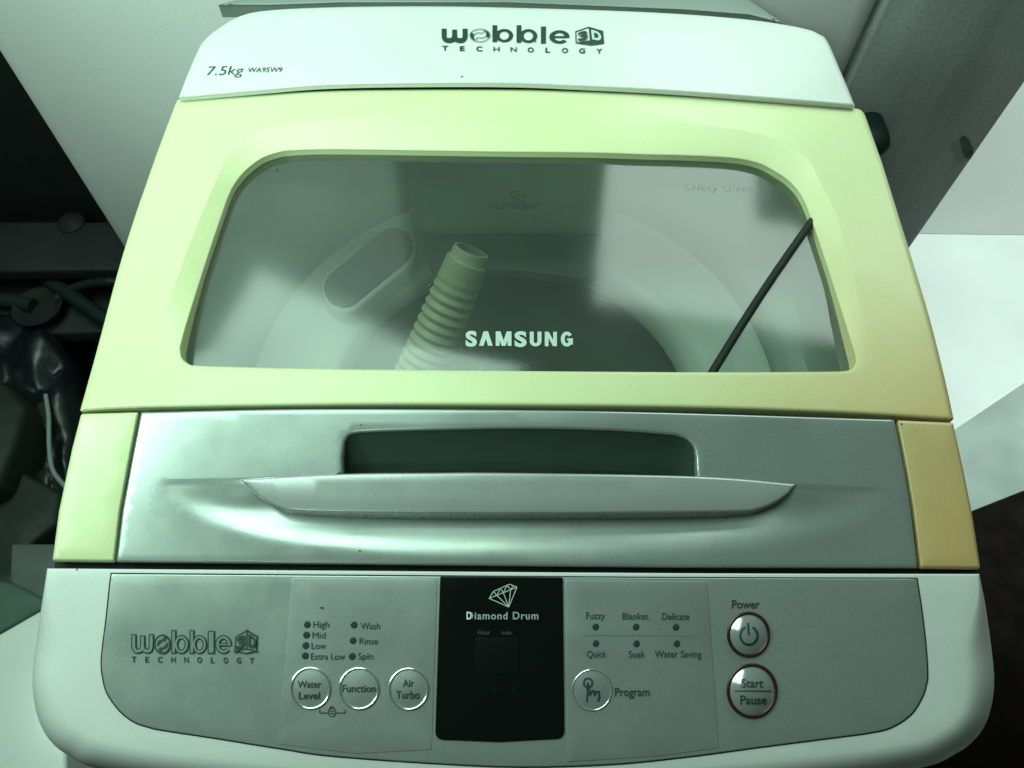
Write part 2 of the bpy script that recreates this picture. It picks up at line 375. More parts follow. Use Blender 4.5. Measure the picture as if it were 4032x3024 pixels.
for x, y, s in [(3575, 113, 7), (3676, 127, 5), (3935, 352, 5), (3754, 661, 6), (3607, 722, 6), (3728, 724, 6), (3700, 250, 3), (3560, 420, 3), (3640, 300, 3), (3850, 460, 4)]:
    sp.append([(x+s*random.uniform(.6, 1.2)*math.cos(a), y+s*random.uniform(.6, 1.2)*math.sin(a)) for a in (0, 1.2, 2.4, 3.6, 5)])
tag(flat('paint_fleck', sp, INKM, pil, 0, lambda x, y: uy(x, y, 0.4983)), kind='stuff')
adopt(pil)
kn = uy(3430, 565, 0.47)
k = lathe('rubber_knob', kn + Vector((0, 0.03, 0)), kn + Vector((0, -0.02, 0)), [(0, .020), (.5, .021), (.75, .019), (.92, .012), (1, .004)], CORD)
tag(k, 'black rounded rubber knob on the grey pillar beside the lid', 'knob')
# right of the machine, on the floor
def floorpoly(name, px, m, z=0.006, zb=0.0): return prism(name, [tuple(uz(x, y, z).xy) for x, y in px], z, zb, m, None, 0.0)
tag(floorpoly('floor_patch', [(3600, 1800), (3765, 1690), (4032, 1510), (4300, 1330), (4300, 1800), (4032, 1930), (3830, 2010), (3600, 2110)], PATCHG), 'flat grey patch on the pale floor right of the machine', 'patch')  # thin flat grey patch over the pale floor
tag(floorpoly('wooden_board', [(3560, 2130), (3830, 2012), (4032, 1932), (4400, 1790), (4600, 3000), (4000, 3600), (3400, 3400)], mat('dark_red_brown_wood', (0.003, 0.0015, 0.001), 0.7, col2=(0.007, 0.003, 0.002), mscale=30, spec=0.1), 0.02), 'dark red brown wooden board on the floor at the lower right', 'board')
# left of the machine
def zpoly(px, z): return [tuple(uz(x, y, z).xy) for x, y in px]
led = empty('dark_bench', (-0.75, 0.55, 0), 'dark slate bench top along the dark opening at the left', 'bench')
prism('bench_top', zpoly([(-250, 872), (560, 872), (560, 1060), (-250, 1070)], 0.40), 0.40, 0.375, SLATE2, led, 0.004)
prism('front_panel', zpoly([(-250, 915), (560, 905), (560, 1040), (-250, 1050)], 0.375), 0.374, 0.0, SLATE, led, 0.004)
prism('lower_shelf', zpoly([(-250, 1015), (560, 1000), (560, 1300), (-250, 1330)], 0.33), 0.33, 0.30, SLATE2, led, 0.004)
adopt(led)
def dome(name, px, py, z, rx, h, m, lab, cat):
    c = uz(px, py, z); return tag(lathe(name, c, c + Vector((0, 0, h)), [(0, rx), (.3, rx*.96), (.65, rx*.74), (.9, rx*.4), (1, rx*.08)], m), lab, cat)
dome('bottle_cap', 280, 880, 0.40, 0.022, 0.010, GAP, 'low black cap lying on the bench top far from the machine', 'cap')
dome('bottle_cap', 462, 878, 0.40, 0.014, 0.010, SLATE2, 'small grey cap on the bench beside the machine edge', 'cap')
a, b = uz(20, 985, 0.36), uz(520, 1330, 0.36); tag(tube('rod', [lerp(a, b, t/8) for t in range(9)], 0.012, CORD), 'dark straight rod slanting across the shelf at the left', 'rod')
P = [uz(x, y, 0.38 - 0.00012*abs(x-430)) for x, y in cr([(225, 1175), (270, 1145), (340, 1120), (420, 1110), (520, 1112)])]
tag(tube('cable', P, 0.008, CORD), 'thick black cable arching over the shelf to the machine side', 'cable')
pan = empty('black_scoop', uz(150, 1225, 0.335), 'black scoop with stubby handle lying under the slanting rod', 'scoop')
c = uz(160, 1222, 0.345); lathe('bowl', c - Vector((0, 0, .014)), c + Vector((0, 0, .012)), [(0, .015), (.35, .030), (1, .038), (.95, .034), (.5, .022)], GAP, pan)
tube('handle', [uz(x, y, 0.35) for x, y in [(-120, 1165), (-20, 1178), (60, 1188), (130, 1205)]], 0.012, GAP, pan); adopt(pan)
from mathutils import noise
bag = empty('plastic_bag', (-0.62, 0.25, 0), 'crumpled dark slate plastic bag with thin pale edge left of the machine', 'bag')
def fold(x, y):
    p = Vector((x*0.006, y*0.004, 3.1)); return 0.030*(1-abs(noise.noise(p))*2.2) + 0.010*abs(noise.noise(p*3.3)) - 0.02
BAGM = mat('slate_film', (0.006, 0.010, 0.011), 0.34, grain=0.02)
sheet('body', cr([(-250, 1215), (0, 1195), (120, 1240), (230, 1340), (285, 1450), (300, 1620), (275, 1800), (240, 1930), (60, 1960), (-250, 1960)], 5), BAGM, bag, surf=lambda x, y: uz(x, y, 0.35), rpx=40, rm=0.04, thick=0.34, step=22, disp=fold, sharp=70)
tube('rim', [uz(x, y, 0.375) for x, y in cr([(180, 1555), (192, 1640), (193, 1740), (200, 1820), (215, 1865), (250, 1908), (300, 1960)], 5)], 0.0032, mat('pale_rim', (0.20, 0.25, 0.24), 0.4), bag)
prism('folded_edge', zpoly([(140, 1590), (182, 1575), (192, 1700), (172, 1690), (152, 1640)], 0.37), 0.37, 0.335, SLATE2, bag, 0.003)
adopt(bag)
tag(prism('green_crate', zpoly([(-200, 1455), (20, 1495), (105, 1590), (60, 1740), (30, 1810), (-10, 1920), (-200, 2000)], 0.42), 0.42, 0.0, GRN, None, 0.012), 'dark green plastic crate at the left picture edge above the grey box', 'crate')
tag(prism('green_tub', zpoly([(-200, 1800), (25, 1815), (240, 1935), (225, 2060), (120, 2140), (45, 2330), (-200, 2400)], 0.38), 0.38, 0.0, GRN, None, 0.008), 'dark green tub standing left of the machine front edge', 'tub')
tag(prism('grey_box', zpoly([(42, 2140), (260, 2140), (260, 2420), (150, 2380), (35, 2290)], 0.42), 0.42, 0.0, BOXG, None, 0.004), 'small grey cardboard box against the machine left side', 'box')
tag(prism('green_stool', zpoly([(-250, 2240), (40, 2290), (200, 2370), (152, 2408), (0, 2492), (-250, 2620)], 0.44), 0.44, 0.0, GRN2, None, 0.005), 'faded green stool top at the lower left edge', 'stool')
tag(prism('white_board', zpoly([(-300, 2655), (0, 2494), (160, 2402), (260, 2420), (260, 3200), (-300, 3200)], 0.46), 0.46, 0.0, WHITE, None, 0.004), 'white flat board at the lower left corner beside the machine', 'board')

# ------------------------------------------------------------------ the washing machine
WM = empty('washing_machine', (0, 0.1, 0), 'top loading washing machine with cream lid, oval window and silver control panel', 'washing machine')
# cabinet walls
bmv = []; bmf = []
def addbox(a, b):
    i = len(bmv); bmv.extend([Vector((x, y, z)) for x in (a[0], b[0]) for y in (a[1], b[1]) for z in (a[2], b[2])])
    bmf.extend([tuple(i+j for j in q) for q in ((0, 1, 3, 2), (4, 6, 7, 5), (0, 4, 5, 1), (2, 3, 7, 6), (0, 2, 6, 4), (1, 5, 7, 3))])
addbox((-.2615, -.155, 0), (.2615, -.149, .85)); addbox((-.2615, .379, 0), (.2615, .385, .925))
for x0, x1 in ((-.2675, -.262), (.262, .2675)):
    ys = [-.125, -.089, -.04, 0.0, .15, .385]; i = len(bmv)
    for y in ys:
        zt = H(x0, y) - (0.030 if y < -.08 else 0.011)
        bmv.extend([Vector((x0, y, 0)), Vector((x0, y, zt)), Vector((x1, y, zt)), Vector((x1, y, 0))])
    for k in range(len(ys)-1):
        for q in range(4): bmf.append((i+4*k+q, i+4*k+(q+1) % 4, i+4*k+4+(q+1) % 4, i+4*k+4+q))
    bmf.append((i, i+1, i+2, i+3)); k = i+4*(len(ys)-1); bmf.append((k, k+1, k+2, k+3))
mk('cabinet', bmv, bmf, WHITE, WM)
# rear panel
rear_top = cr([(862, 112), (940, 66), (1060, 41), (1344, 28), (1700, 25), (2000, 30), (2400, 42), (2688, 56), (2950, 78), (3120, 103), (3200, 122)], 5)
rear = rear_top + cr([(3245, 145), (3268, 182), (3302, 262), (3340, 352), (3366, 418)], 4) + cr([(3200, 404), (2688, 364), (2316, 344), (1951, 331), (1344, 336), (1000, 361), (722, 386)], 5) + cr([(704, 384), (716, 352), (752, 262), (790, 180), (822, 142)], 4)
rear_p = sheet('rear_panel', rear, WHITE, WM, off=0.006, rpx=14, rm=0.003, thick=0.003, step=90)
sheet('rear_strip', [(860, 20), (1300, -120), (2800, -100), (3090, 95), (2950, 60), (2688, 40), (2000, 12), (1344, 12), (1060, 22)], mat('grey_rear_strip', (0.22, 0.26, 0.24), 0.4), WM, off=-0.004, rpx=10, rm=0.002, thick=0.012, step=120)  # grey strip just behind the rear panel
# lid frame
lid_top = cr([(699, 393), (1000, 374), (1344, 356), (1951, 352), (2316, 360), (2688, 378), (3356, 425)], 6)
lid_r = fillet([(3330, 423), (3398, 430), (3472, 638)], [0, 40, 0])[1:] + cr([(3472, 638), (3538, 851), (3586, 1004), (3660, 1251), (3721, 1494), (3755, 1650)], 4)[1:]
lid_b = cr([(3745, 1655), (3295, 1628), (2688, 1607), (2045, 1599), (1344, 1597), (547, 1609), (322, 1622)], 6)
lid_l = cr([(316, 1616), (377, 1397), (484, 1002), (595, 668), (690, 412)], 5)
lid_out = lid_top[:-1] + lid_r + lid_b + lid_l
win = cr([(711, 1372), (733, 1288), (790, 1108), (828, 991), (865, 882), (901, 778), (930, 722), (972, 672), (1033, 626), (1094, 604), (1154, 595), (1344, 591), (1951, 600), (2316, 604), (2559, 612), (2688, 615), (2880, 625), (2980, 644), (3040, 672), (3113, 723), (3162, 790), (3204, 899), (3240, 1008), (3305, 1208), (3366, 1400)], 4) \
    + cr([(3369, 1425), (3358, 1450), (3332, 1461)], 3) + cr([(3300, 1463), (2688, 1466), (1344, 1454), (790, 1441)], 3) + cr([(753, 1438), (725, 1420), (712, 1395)], 3)[:-1]
band = cr([(640, 1392), (632, 1310), (729, 1008), (800, 830), (850, 711), (890, 632), (948, 559), (1010, 520), (1093, 495), (1344, 466), (1620, 449), (1891, 443), (2377, 457), (2559, 470), (2870, 505), (3052, 547), (3174, 620), (3235, 729), (3295, 850), (3326, 972), (3400, 1250), (3418, 1400)], 5) \
    + [(3405, 1475), (3200, 1490), (2000, 1490), (900, 1478), (690, 1460)]
winS = subdiv(win, 30); bandS = subdiv(band, 30)
def lid_disp(x, y):
    if not inside((x, y), bandS): return 0.0
    a = pdist((x, y), bandS); b = 0.0 if inside((x, y), winS) else pdist((x, y), winS)
    return 0.0065*sstep(1480, 1050, y)*(a/(a+b+1e-6))
lid = sheet('lid_frame', lid_out, CREAM, WM, holes=[win], off=0.0, rpx=20, rm=0.0032, thick=0.014, step=55, disp=lid_disp, extra=[bandS], hole_thick=0.011, hole_r=(9, 0.0015), nseg=9, sharp=11.5)
pane = sheet('window_pane', offset(subdiv(win, 40) if sarea(win) > 0 else subdiv(win, 40)[::-1], -26), GLASS, lid, off=-0.0125, rpx=2, rm=0.0002, thick=0.0, step=120)
gl = lambda x, y: un(x, y, -0.0118)
# black strips under the seams, standing in for the shade in the gaps
def gap_strip(pts, wd, off):
    l = subdiv(pts, 60, False); vs = []; fs = []
    for i, p in enumerate(l):
        vs += [un(p[0], p[1]-wd/2, off), un(p[0], p[1]+wd/2, off)]
        if i: fs.append((2*i-2, 2*i-1, 2*i+1, 2*i))
    return mk('seam_shade', vs, fs, GAP, WM)
gap_strip([(735, 384), (1344, 346), (1951, 341), (2688, 368), (3330, 414)], 70, -0.006)
gap_strip([(350, 1622), (1344, 1604), (2045, 1606), (2688, 1616), (3715, 1650)], 60, -0.009)
gap_strip([(215, 2226), (1344, 2236), (2688, 2248), (3845, 2252)], 60, -0.009)
# front of the lid: silver handle panel between two cream end pieces
top_s = cr([(556, 1624), (1200, 1611), (2045, 1615), (2688, 1627), (3521, 1653)], 6)
hp = top_s + [(3561, 1859), (3586, 2012), (3612, 2234)] + cr([(2688, 2232), (1952, 2225), (1344, 2219), (459, 2211)], 4) + [(483, 2012), (519, 1815)]
yc_tab = [(500, 1893), (650, 1890), (1000, 1885), (1350, 1868), (2000, 1865), (2743, 1880), (3130, 1905), (3480, 1925), (3620, 1928)]
def yc(x): return table(yc_tab, x)
def scoop(x, y):
    s = 1 - ((x-2060)/1440.0)**2
    if s <= 0: return 0.0
    c = yc(x); L = 40 + 300*s**0.55; v = (y-c)/L
    if v >= 1: return 0.0
    s1 = 1 - ((x-2040)/1120.0)**2
    soft = 0.0006*sstep(0.0, 0.04, v)*max(0.0, 1-max(0, v)*1.6)*sstep(0.0, 0.1, s) + 0.0045*sstep(0.0, 0.7, s)*math.sin(math.pi*max(0, v))**2
    if s1 <= 0 or v < 0: return soft
    return soft + 0.0135*sstep(0.0, 0.75, s1)*sstep(0, 0.12, v)*0.5*(1+math.cos(math.pi*v))
pocket = [(1353, 1912), (1351, 1800)] + cr([(1360, 1742), (1378, 1715), (1420, 1706)], 4) + cr([(1500, 1702), (2000, 1690), (2400, 1697), (2660, 1716)], 5) + cr([(2700, 1730), (2727, 1757), (2738, 1800)], 4) + [(2744, 1926)] + cr([(2500, 1916), (2000, 1912), (1600, 1912)], 4)
creases = [[(x, yc(x)+dy) for x in range(a, b, 14)] for a, b in ((660, 1330), (2775, 3480)) for dy in (-7, 0, 12, 26)]
hpanel = sheet('handle_panel', hp, SILVER, WM, holes=[pocket], off=0.0, rpx=8, rm=0.0014, thick=0.002, step=30, disp=scoop, lines=creases, hole_thick=0.004, hole_r=(15, 0.003), sharp=50)
# the finger recess: floor and walls
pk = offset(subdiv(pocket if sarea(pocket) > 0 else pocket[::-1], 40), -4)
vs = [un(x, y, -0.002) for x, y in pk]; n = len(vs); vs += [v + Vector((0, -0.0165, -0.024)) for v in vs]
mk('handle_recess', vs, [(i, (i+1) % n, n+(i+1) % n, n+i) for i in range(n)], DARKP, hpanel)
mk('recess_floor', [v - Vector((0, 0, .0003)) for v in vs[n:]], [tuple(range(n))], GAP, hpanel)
for x in (1528, 1868, 2212, 2562):
    p = un(x, 1862 + (x-1528)*0.012, -0.004); box('clip', (p.x-.003, p.y-.002, p.z-.012), (p.x+.003, p.y+.0008, p.z-.004), INKM, hpanel, 0.0005)
trim = cr([(945, 1888), (1350, 1866), (1700, 1862), (2000, 1862), (2743, 1876), (3135, 1906)], 6) + cr([(3110, 1940), (3060, 1975), (2990, 2004), (2900, 2015), (2500, 2020), (2000, 2023), (1500, 2021), (1200, 2015), (1110, 2002), (1040, 1968), (985, 1922)], 6)
sheet('handle_grip', trim, HANDLE, WM, off=0.0012, rpx=10, rm=0.0022, thick=0.022, step=60)
for pts in ([(320, 1630), (546, 1624), (509, 1815), (473, 2012), (450, 2211), (207, 2208), (233, 2010), (285, 1765)], [(3532, 1655), (3752, 1665), (3793, 1850), (3826, 2016), (3860, 2239), (3624, 2236), (3597, 2012), (3572, 1859)]):
    sheet('end_trim', fillet(pts, 8, 3), CREAM, WM, off=0.0, rpx=12, rm=0.0022, thick=0.002, step=70)
# control housing
ho = [(186, 2238)] + cr([(1344, 2247), (2688, 2257), (3856, 2260)], 3) + cr([(3868, 2320), (3884, 2410), (3902, 2540), (3914, 2660), (3908, 2760), (3880, 2852), (3830, 2920), (3760, 2970), (3640, 3020), (3300, 3075), (2700, 3130), (2016, 3150), (1300, 3135), (700, 3080), (380, 3025), (270, 2975), (205, 2925), (160, 2855), (134, 2760), (128, 2660), (142, 2540), (160, 2410), (174, 2320)], 5)
sheet('control_housing', ho, WHITE, WM, off=0.0, rpx=110, rm=0.024, thick=0.06, step=70, nseg=8, fac=lambda x, y: lerp(0.06, 1.0, sstep(2246, 2600, y)))
cp = cr([(440, 2260), (1344, 2267), (2688, 2276), (3609, 2279)], 4) + cr([(3612, 2300), (3626, 2390), (3643, 2532), (3651, 2654), (3645, 2700), (3630, 2745), (3587, 2812), (3508, 2864), (3420, 2885), (3295, 2902), (2992, 2941), (2688, 2981), (2377, 3010), (1952, 3017), (1344, 2979), (1094, 2945), (851, 2906), (640, 2874), (583, 2861), (529, 2842), (474, 2800), (425, 2733), (407, 2672), (401, 2593), (419, 2441), (435, 2290)], 5)
cpo = cp if sarea(cp) > 0 else cp[::-1]
sheet('panel_groove', offset(cpo, -5), GAP, WM, off=0.0004, rpx=2, rm=0.0002, thick=0.001, step=150)
CP = sheet('control_panel', cp, SILVER, WM, off=0.0008, rpx=4, rm=0.0004, thick=0.001, step=90)
kp = [(1150, 2276), (1722, 2281), (1700, 2951)] + [(1400, 2968), (1094, 2930)]
kp2 = [(2226, 2285), (2785, 2290), (2830, 2945), (2600, 2977), (2236, 3000)]
KP = sheet('keypad_film', kp, SILVER2, WM, off=0.0011, rpx=2, rm=0.0002, thick=0.0005, step=80)
KP2 = sheet('keypad_film', kp2, SILVER2, WM, off=0.0011, rpx=2, rm=0.0002, thick=0.0005, step=80)
dw = fillet([(1733, 2270), (2216, 2274), (2223, 2908), (1964, 2922), (1713, 2912)], [4, 4, 34, 0, 34])
DW = sheet('display_window', dw, BLACK, WM, off=0.0016, rpx=3, rm=0.0003, thick=0.0012, step=120)
sheet('lcd_screen', fillet([(1872, 2512), (2040, 2512), (2040, 2651), (1870, 2651)], 10), LCD, DW, off=0.0018, rpx=1, rm=0.0001, thick=0.0002, step=90)
T = 0.0021
text('Diamond Drum', 1837, 2120, 2438, 30, INKM, DW, T, bold=0.02, space=1.15)
text('D', 1837, 1857, 2438, 30, INKW, DW, T+.0003, bold=0.03)
text('Hour', 1883, 1930, 2499, 19, INKD, DW, T); text('min.', 1976, 2018, 2499, 19, INKD, DW, T)
q = lambda x, y: (1344+x/1.6458, 2016+y/1.6458)
dia = [[(958, 560), (985, 515), (1090, 468), (1138, 487), (1085, 615), (958, 560)], [(958, 560), (1138, 487)], [(985, 515), (1008, 540), (1030, 495), (1050, 522), (1075, 475), (1097, 503), (1116, 478)],
       [(1008, 540), (1085, 615), (1050, 522)], [(1085, 615), (1097, 503)]]
ribbons('diamond_emblem', [[q(*p) for p in l] for l in dia], 3.2, LOGO, DW, T)
for x, y in ((1950, 2722), (2024, 2718)): flat('status_symbol', [circ(x, y, 13, 17, 14)], LCD, DW, T)
def strip(pts, wd):
    L = []; R = []
    for k, p in enumerate(pts):
        d = Vector(pts[min(k+1, len(pts)-1)]) - Vector(pts[max(k-1, 0)]); d.normalize(); nn = Vector((-d.y, d.x))*wd/2
        L.append(tuple(Vector(p)+nn)); R.append(tuple(Vector(p)-nn))
    return [(L[k], L[k+1], R[k+1], R[k]) for k in range(len(pts)-1)]
def ringq(cx, cy, RX, RY, rx, ry, a0=0, a1=360, n=28):
    P = [(math.radians(lerp(a0, a1, k/n))) for k in range(n+1)]
    return [((cx+RX*math.cos(a), cy-RY*math.sin(a)), (cx+RX*math.cos(b), cy-RY*math.sin(b)), (cx+rx*math.cos(b), cy-ry*math.sin(b)), (cx+rx*math.cos(a), cy-ry*math.sin(a))) for a, b in zip(P, P[1:])]
def heavy(ch, x0, x1, base, h, g=0.0):                # g < 0 thins, g > 0 fattens every stroke (in pixels)
    W = x1-x0; X = lambda u: x0+u*W; Yy = lambda v: base-v*h; q = []
    def bar(ax, ay, bx, by): q.append(((ax-g, ay-g), (bx+g, ay-g), (bx+g, by+g), (ax-g, by+g)))
    if ch == 'w':
        st = 0.19*W
        for pts in ([(.095, 1), (.095, .42), (.12, .24), (.19, .12), (.30, .10), (.41, .14), (.47, .26), (.5, .42)], [(.5, .42), (.53, .26), (.59, .14), (.70, .10), (.81, .12), (.88, .24), (.905, .42), (.905, 1)]):
            P = [(X(a), Yy(b) - (g if b == 1 else 0)) for a, b in pts]; q += strip(cr(P, 3), st+2*g)
        bar(X(.5)-st/2, Yy(.93), X(.5)+st/2, Yy(.2))
    elif ch == 'b':
        bar(X(0), Yy(1), X(.23), Yy(0)); q += ringq(X(.57), Yy(.385), .43*W+g, .395*h+g, .23*W-g, .25*h-g)
    elif ch == 'l': bar(X(0), Yy(1), X(1), Yy(0))
    elif ch == 'e':
        q += ringq(X(.5), Yy(.5), .5*W+g, .5*h+g, .26*W-g, .30*h-g, -8, 318); bar(X(.14), Yy(.56), X(.86), Yy(.42))
    elif ch == 'V':
        for a, b in ((0, .34), (.66, 1)):
            q.append(((X(.34), Yy(1)), (X(.66), Yy(1)), (X(b), Yy(0)), (X(a), Yy(0))))
    elif ch == 'M':
        bar(X(0), Yy(1), X(.24), Yy(0)); bar(X(.76), Yy(1), X(1), Yy(0))
        q.append(((X(.0), Yy(1)), (X(.30), Yy(1)), (X(.63), Yy(0)), (X(.38), Yy(0)))); q.append(((X(.70), Yy(1)), (X(1), Yy(1)), (X(.62), Yy(0)), (X(.37), Yy(0))))
    elif ch == 'U':
        bar(X(0), Yy(1), X(.34), Yy(.32)); bar(X(.66), Yy(1), X(1), Yy(.32)); q += ringq(X(.5), Yy(.33), .5*W, .35*h, .16*W, .12*h, 180, 360, 16)
    elif ch == 'N':
        bar(X(0), Yy(1), X(.31), Yy(0)); bar(X(.69), Yy(1), X(1), Yy(0)); q.append(((X(.02), Yy(1)), (X(.32), Yy(1)), (X(.98), Yy(0)), (X(.68), Yy(0))))
    elif ch == 'G':
        q += ringq(X(.5), Yy(.5), .5*W, .52*h, .17*W, .29*h, 35, 345, 24); bar(X(.52), Yy(.55), X(1), Yy(.38)); bar(X(.74), Yy(.45), X(1), Yy(.12))
    return q
def quads(name, qs, m, parent, off, surf=None):
    vs = []; fs = []
    for k, qd in enumerate(qs):
        o = off + 4e-6*(k % 9); b = len(vs); vs += [(surf(*p) + Vector((0, 0, 4e-6*(k % 9)))) if surf else un(p[0], p[1], o) for p in qd]; fs.append((b, b+1, b+2, b+3))
    return mk(name, vs, fs, m, parent)
# logos
def logo(X, Y, sx, sy, filled, parent, off, geo):
    """the word mark with its ball for an o and the lettered cube; geo holds the places of the pieces"""
    for ch, (a, b, base, cap) in geo['letters']:
        if filled: quads('lettering', heavy(ch, X+sx*a, X+sx*b, Y+sy*base, sy*cap), INK, parent, off)
        else:
            quads('lettering', heavy(ch, X+sx*(a+6), X+sx*(b-6), Y+sy*(base-6), sy*(cap-12), 2.4), INK, parent, off)
            quads('lettering', heavy(ch, X+sx*(a+6), X+sx*(b-6), Y+sy*(base-6), sy*(cap-12), -2.6), INKG, parent, off+.0004)
    cx, cy, rx, ry = geo['ball']
    M = lambda x, y: (X+sx*(cx+rx*x), Y+sy*(cy+ry*y))
    wave = [(-.62, .1), (-.45, -.28), (-.1, -.38), (.2, -.34), (.38, -.5), (.3, -.75)]
    if filled:
        lo = [M(math.cos(t), math.sin(t)) for t in [math.pi*(0.62+0.55*i/10) for i in range(11)]] + [M(-.55, -.1), M(-.6, .3)]
        hi = [M(math.cos(t), math.sin(t)) for t in [math.pi*(-0.38+0.55*i/10) for i in range(11)]] + [M(.55, .1), M(.6, -.3)]
        flat('ball_emblem', [lo, hi], INK, parent, off)
        ribbons('ball_emblem', [[M(math.cos(t/16*math.pi*2)*.95, math.sin(t/16*math.pi*2)*.95) for t in range(17)], [M(*p) for p in cr(wave, 4)], [M(-x, -y) for x, y in cr(wave, 4)]], 3.2, INKG, parent, off+.0003)
    else:
        flat('ball_emblem', [[M(math.cos(t/24*math.pi*2), math.sin(t/24*math.pi*2)) for t in range(24)]], INK, parent, off)
        flat('ball_emblem', [[M(math.cos(t/24*math.pi*2)*.8, math.sin(t/24*math.pi*2)*.8) for t in range(24)]], INKG, parent, off+.0003)
        ribbons('ball_emblem', [[M(*p) for p in cr(wave, 4)], [M(-x, -y) for x, y in cr(wave, 4)], [M(-.6, .1), M(.3, -.75)], [M(.6, -.1), M(-.3, .75)]], 5, INK, parent, off+.0006)
    C = {k: (X+sx*v[0], Y+sy*v[1]) for k, v in geo['cube'].items()}
    if filled:
        ribbons('cube_emblem', [[C['tl'], C['t'], C['tr'], C['br'], C['b'], C['bl'], C['tl']]], 4, INK, parent, off)
        flat('cube_emblem', [[C['t'], C['tr'], C['br'], C['m']], [C['bl'], C['m'], C['br'], C['b']]], INK, parent, off)
    else:
        flat('cube_emblem', [[C['tl'], C['t'], C['tr'], C['br'], C['b'], C['bl']]], INK, parent, off)
        c0 = (sum(v[0] for v in C.values())/7, sum(v[1] for v in C.values())/7)
        flat('cube_emblem', [[(lerp(c0[0], C[k][0], .86), lerp(c0[1], C[k][1], .86)) for k in ('tl', 't', 'tr', 'br', 'b', 'bl')]], INKG, parent, off+.0003)
        ribbons('cube_emblem', [[C['t'], C['m']], [C['bl'], C['m'], C['br']]], 6, INK, parent, off+.0005)
    def face(p00, p10, p01, p11, ch, m, o, u0, u1, v0, v1):   # a character sheared onto one cube face
        def sf(x, y):
            u, v = lerp(u0, u1, x), lerp(v0, v1, y)
            a = (lerp(p00[0], p10[0], u), lerp(p00[1], p10[1], u)); b = (lerp(p01[0], p11[0], u), lerp(p01[1], p11[1], u))
            return un(lerp(a[0], b[0], v), lerp(a[1], b[1], v), o)
        text(ch, 0, 1, 1, 1, m, parent, bold=0.05, surf=sf)
    face(C['tl'], C['t'], C['bl'], C['m'], '3', INK, off+.0009, .14, .86, .16, .86)
    if filled:
        light = geo['light']
        face(C['t'], C['tr'], C['m'], C['br'], 'D', light, off+.0006, .16, .86, .14, .84)
    else:
        face(C['t'], C['tr'], C['m'], C['br'], 'D', INK, off+.0009, .14, .84, .16, .84)
    x0, x1, b0, b1, cap, chs = geo['sub']
    for i, ch in enumerate('TECHNOLOGY'):
        t = i/9; x = lerp(x0, x1, t); wd = geo['cw']*(0.8 if ch in 'EL' else 1)
        text(ch, X+sx*(x-wd/2), X+sx*(x+wd/2), Y+sy*lerp(b0, b1, t), sy*cap, INK, parent, off, bold=0.012 if ch in 'NH' else 0.03)
s_ = 0.33906
logo(1700, 60, s_, s_, True, rear_p, 0.0066, dict(letters=[('w', (115, 415, 308, 153)), ('b', (705, 945, 310, 195)), ('b', (985, 1225, 318, 203)), ('l', (1268, 1325, 328, 198)), ('e', (1365, 1600, 328, 155))],
     ball=(560, 232, 122, 78), cube=dict(tl=(1672, 190), t=(1822, 138), tr=(1985, 185), br=(1997, 325), b=(1850, 345), bl=(1678, 320), m=(1838, 290)), light=LOGO, sub=(155, 1945, 408, 442, 56, 0), cw=72))
s_ = 0.5877
logo(440, 2400, s_, s_, False, CP, 0.0013, dict(letters=[('w', (128, 284, 297, 135)), ('b', (396, 520, 299, 165)), ('b', (518, 640, 299, 165)), ('l', (640, 692, 300, 160)), ('e', (690, 806, 300, 132))],
     ball=(340, 233, 56, 68), cube=dict(tl=(828, 180), t=(905, 136), tr=(980, 178), br=(974, 282), b=(905, 300), bl=(820, 284), m=(903, 262)), sub=(148, 938, 353, 361, 40, 0), cw=30))
text('7.5kg', 814, 960, 296, 37, INK, rear_p, 0.0066, base2=292, slant=0.25, bold=-0.008)
text('WA95W9', 978, 1112, 284, 20, INK, rear_p, 0.0066, base2=283, slant=0.25)
for ch, a, b in (('S', 1833, 1878), ('S', 2026, 2074)): text(ch, a, b, 1361+(a-1833)*.007, 58, LOGO, lid, surf=gl, bold=0.045)
for ch, a, b in (('V', 1886, 1940), ('M', 1952, 2014), ('U', 2086, 2132), ('N', 2145, 2193), ('G', 2208, 2256)): quads('lettering', heavy(ch, a, b, 1361+(a-1833)*.007, 57), LOGO, lid, 0, gl)
# buttons
def button(cx, cy, rx, ry, cap_m, ring_m, ring_w, lines, dome=0.0010, label=None, icon=None, off0=0.0012):
    def dsurf(x, y):
        d = min(1, math.hypot((x-cx)/rx, (y-cy)/ry)); return un(x, y, off0 + dome*(1-d*d))
    vs = []; fs = []; n = 40; R = [1.0, .92, .8, .6, .4, .2]
    for k, f in enumerate(R):
        for i in range(n): a = 2*math.pi*i/n; vs.append(dsurf(cx+rx*f*math.cos(a), cy+ry*f*math.sin(a)))
        if k:
            for i in range(n): fs.append(((k-1)*n+i, (k-1)*n+(i+1) % n, k*n+(i+1) % n, k*n+i))
    vs.append(dsurf(cx, cy)); fs += [((len(R)-1)*n+i, (len(R)-1)*n+(i+1) % n, len(vs)-1) for i in range(n)]
    b = mk('button', vs, fs, cap_m, WM)
    if label: b['label'] = label
    vs = []; fs = []; m = 8; r = ring_w*0.5
    for i in range(n):
        a = 2*math.pi*i/n
        for k in range(m):
            t = 2*math.pi*k/m; rr = r*math.cos(t)
            vs.append(un(cx+(rx+rr)*math.cos(a), cy+(ry+rr)*math.sin(a), off0 + 0.00016*r*(0.4+math.sin(t))))
        for k in range(m): fs.append((i*m+k, i*m+(k+1) % m, ((i+1) % n)*m+(k+1) % m, ((i+1) % n)*m+k))
    mk('button_ring', vs, fs, ring_m, b)
    up = lambda x, y: dsurf(x, y) + Vector((0, 0, .00035))
    for t in lines: text(t[0], t[1], t[2], t[3], t[4], INK, b, surf=up, bold=0.014)
    if icon: ribbons('symbol', icon[0], icon[1], INK, b, 0, up)
    return b
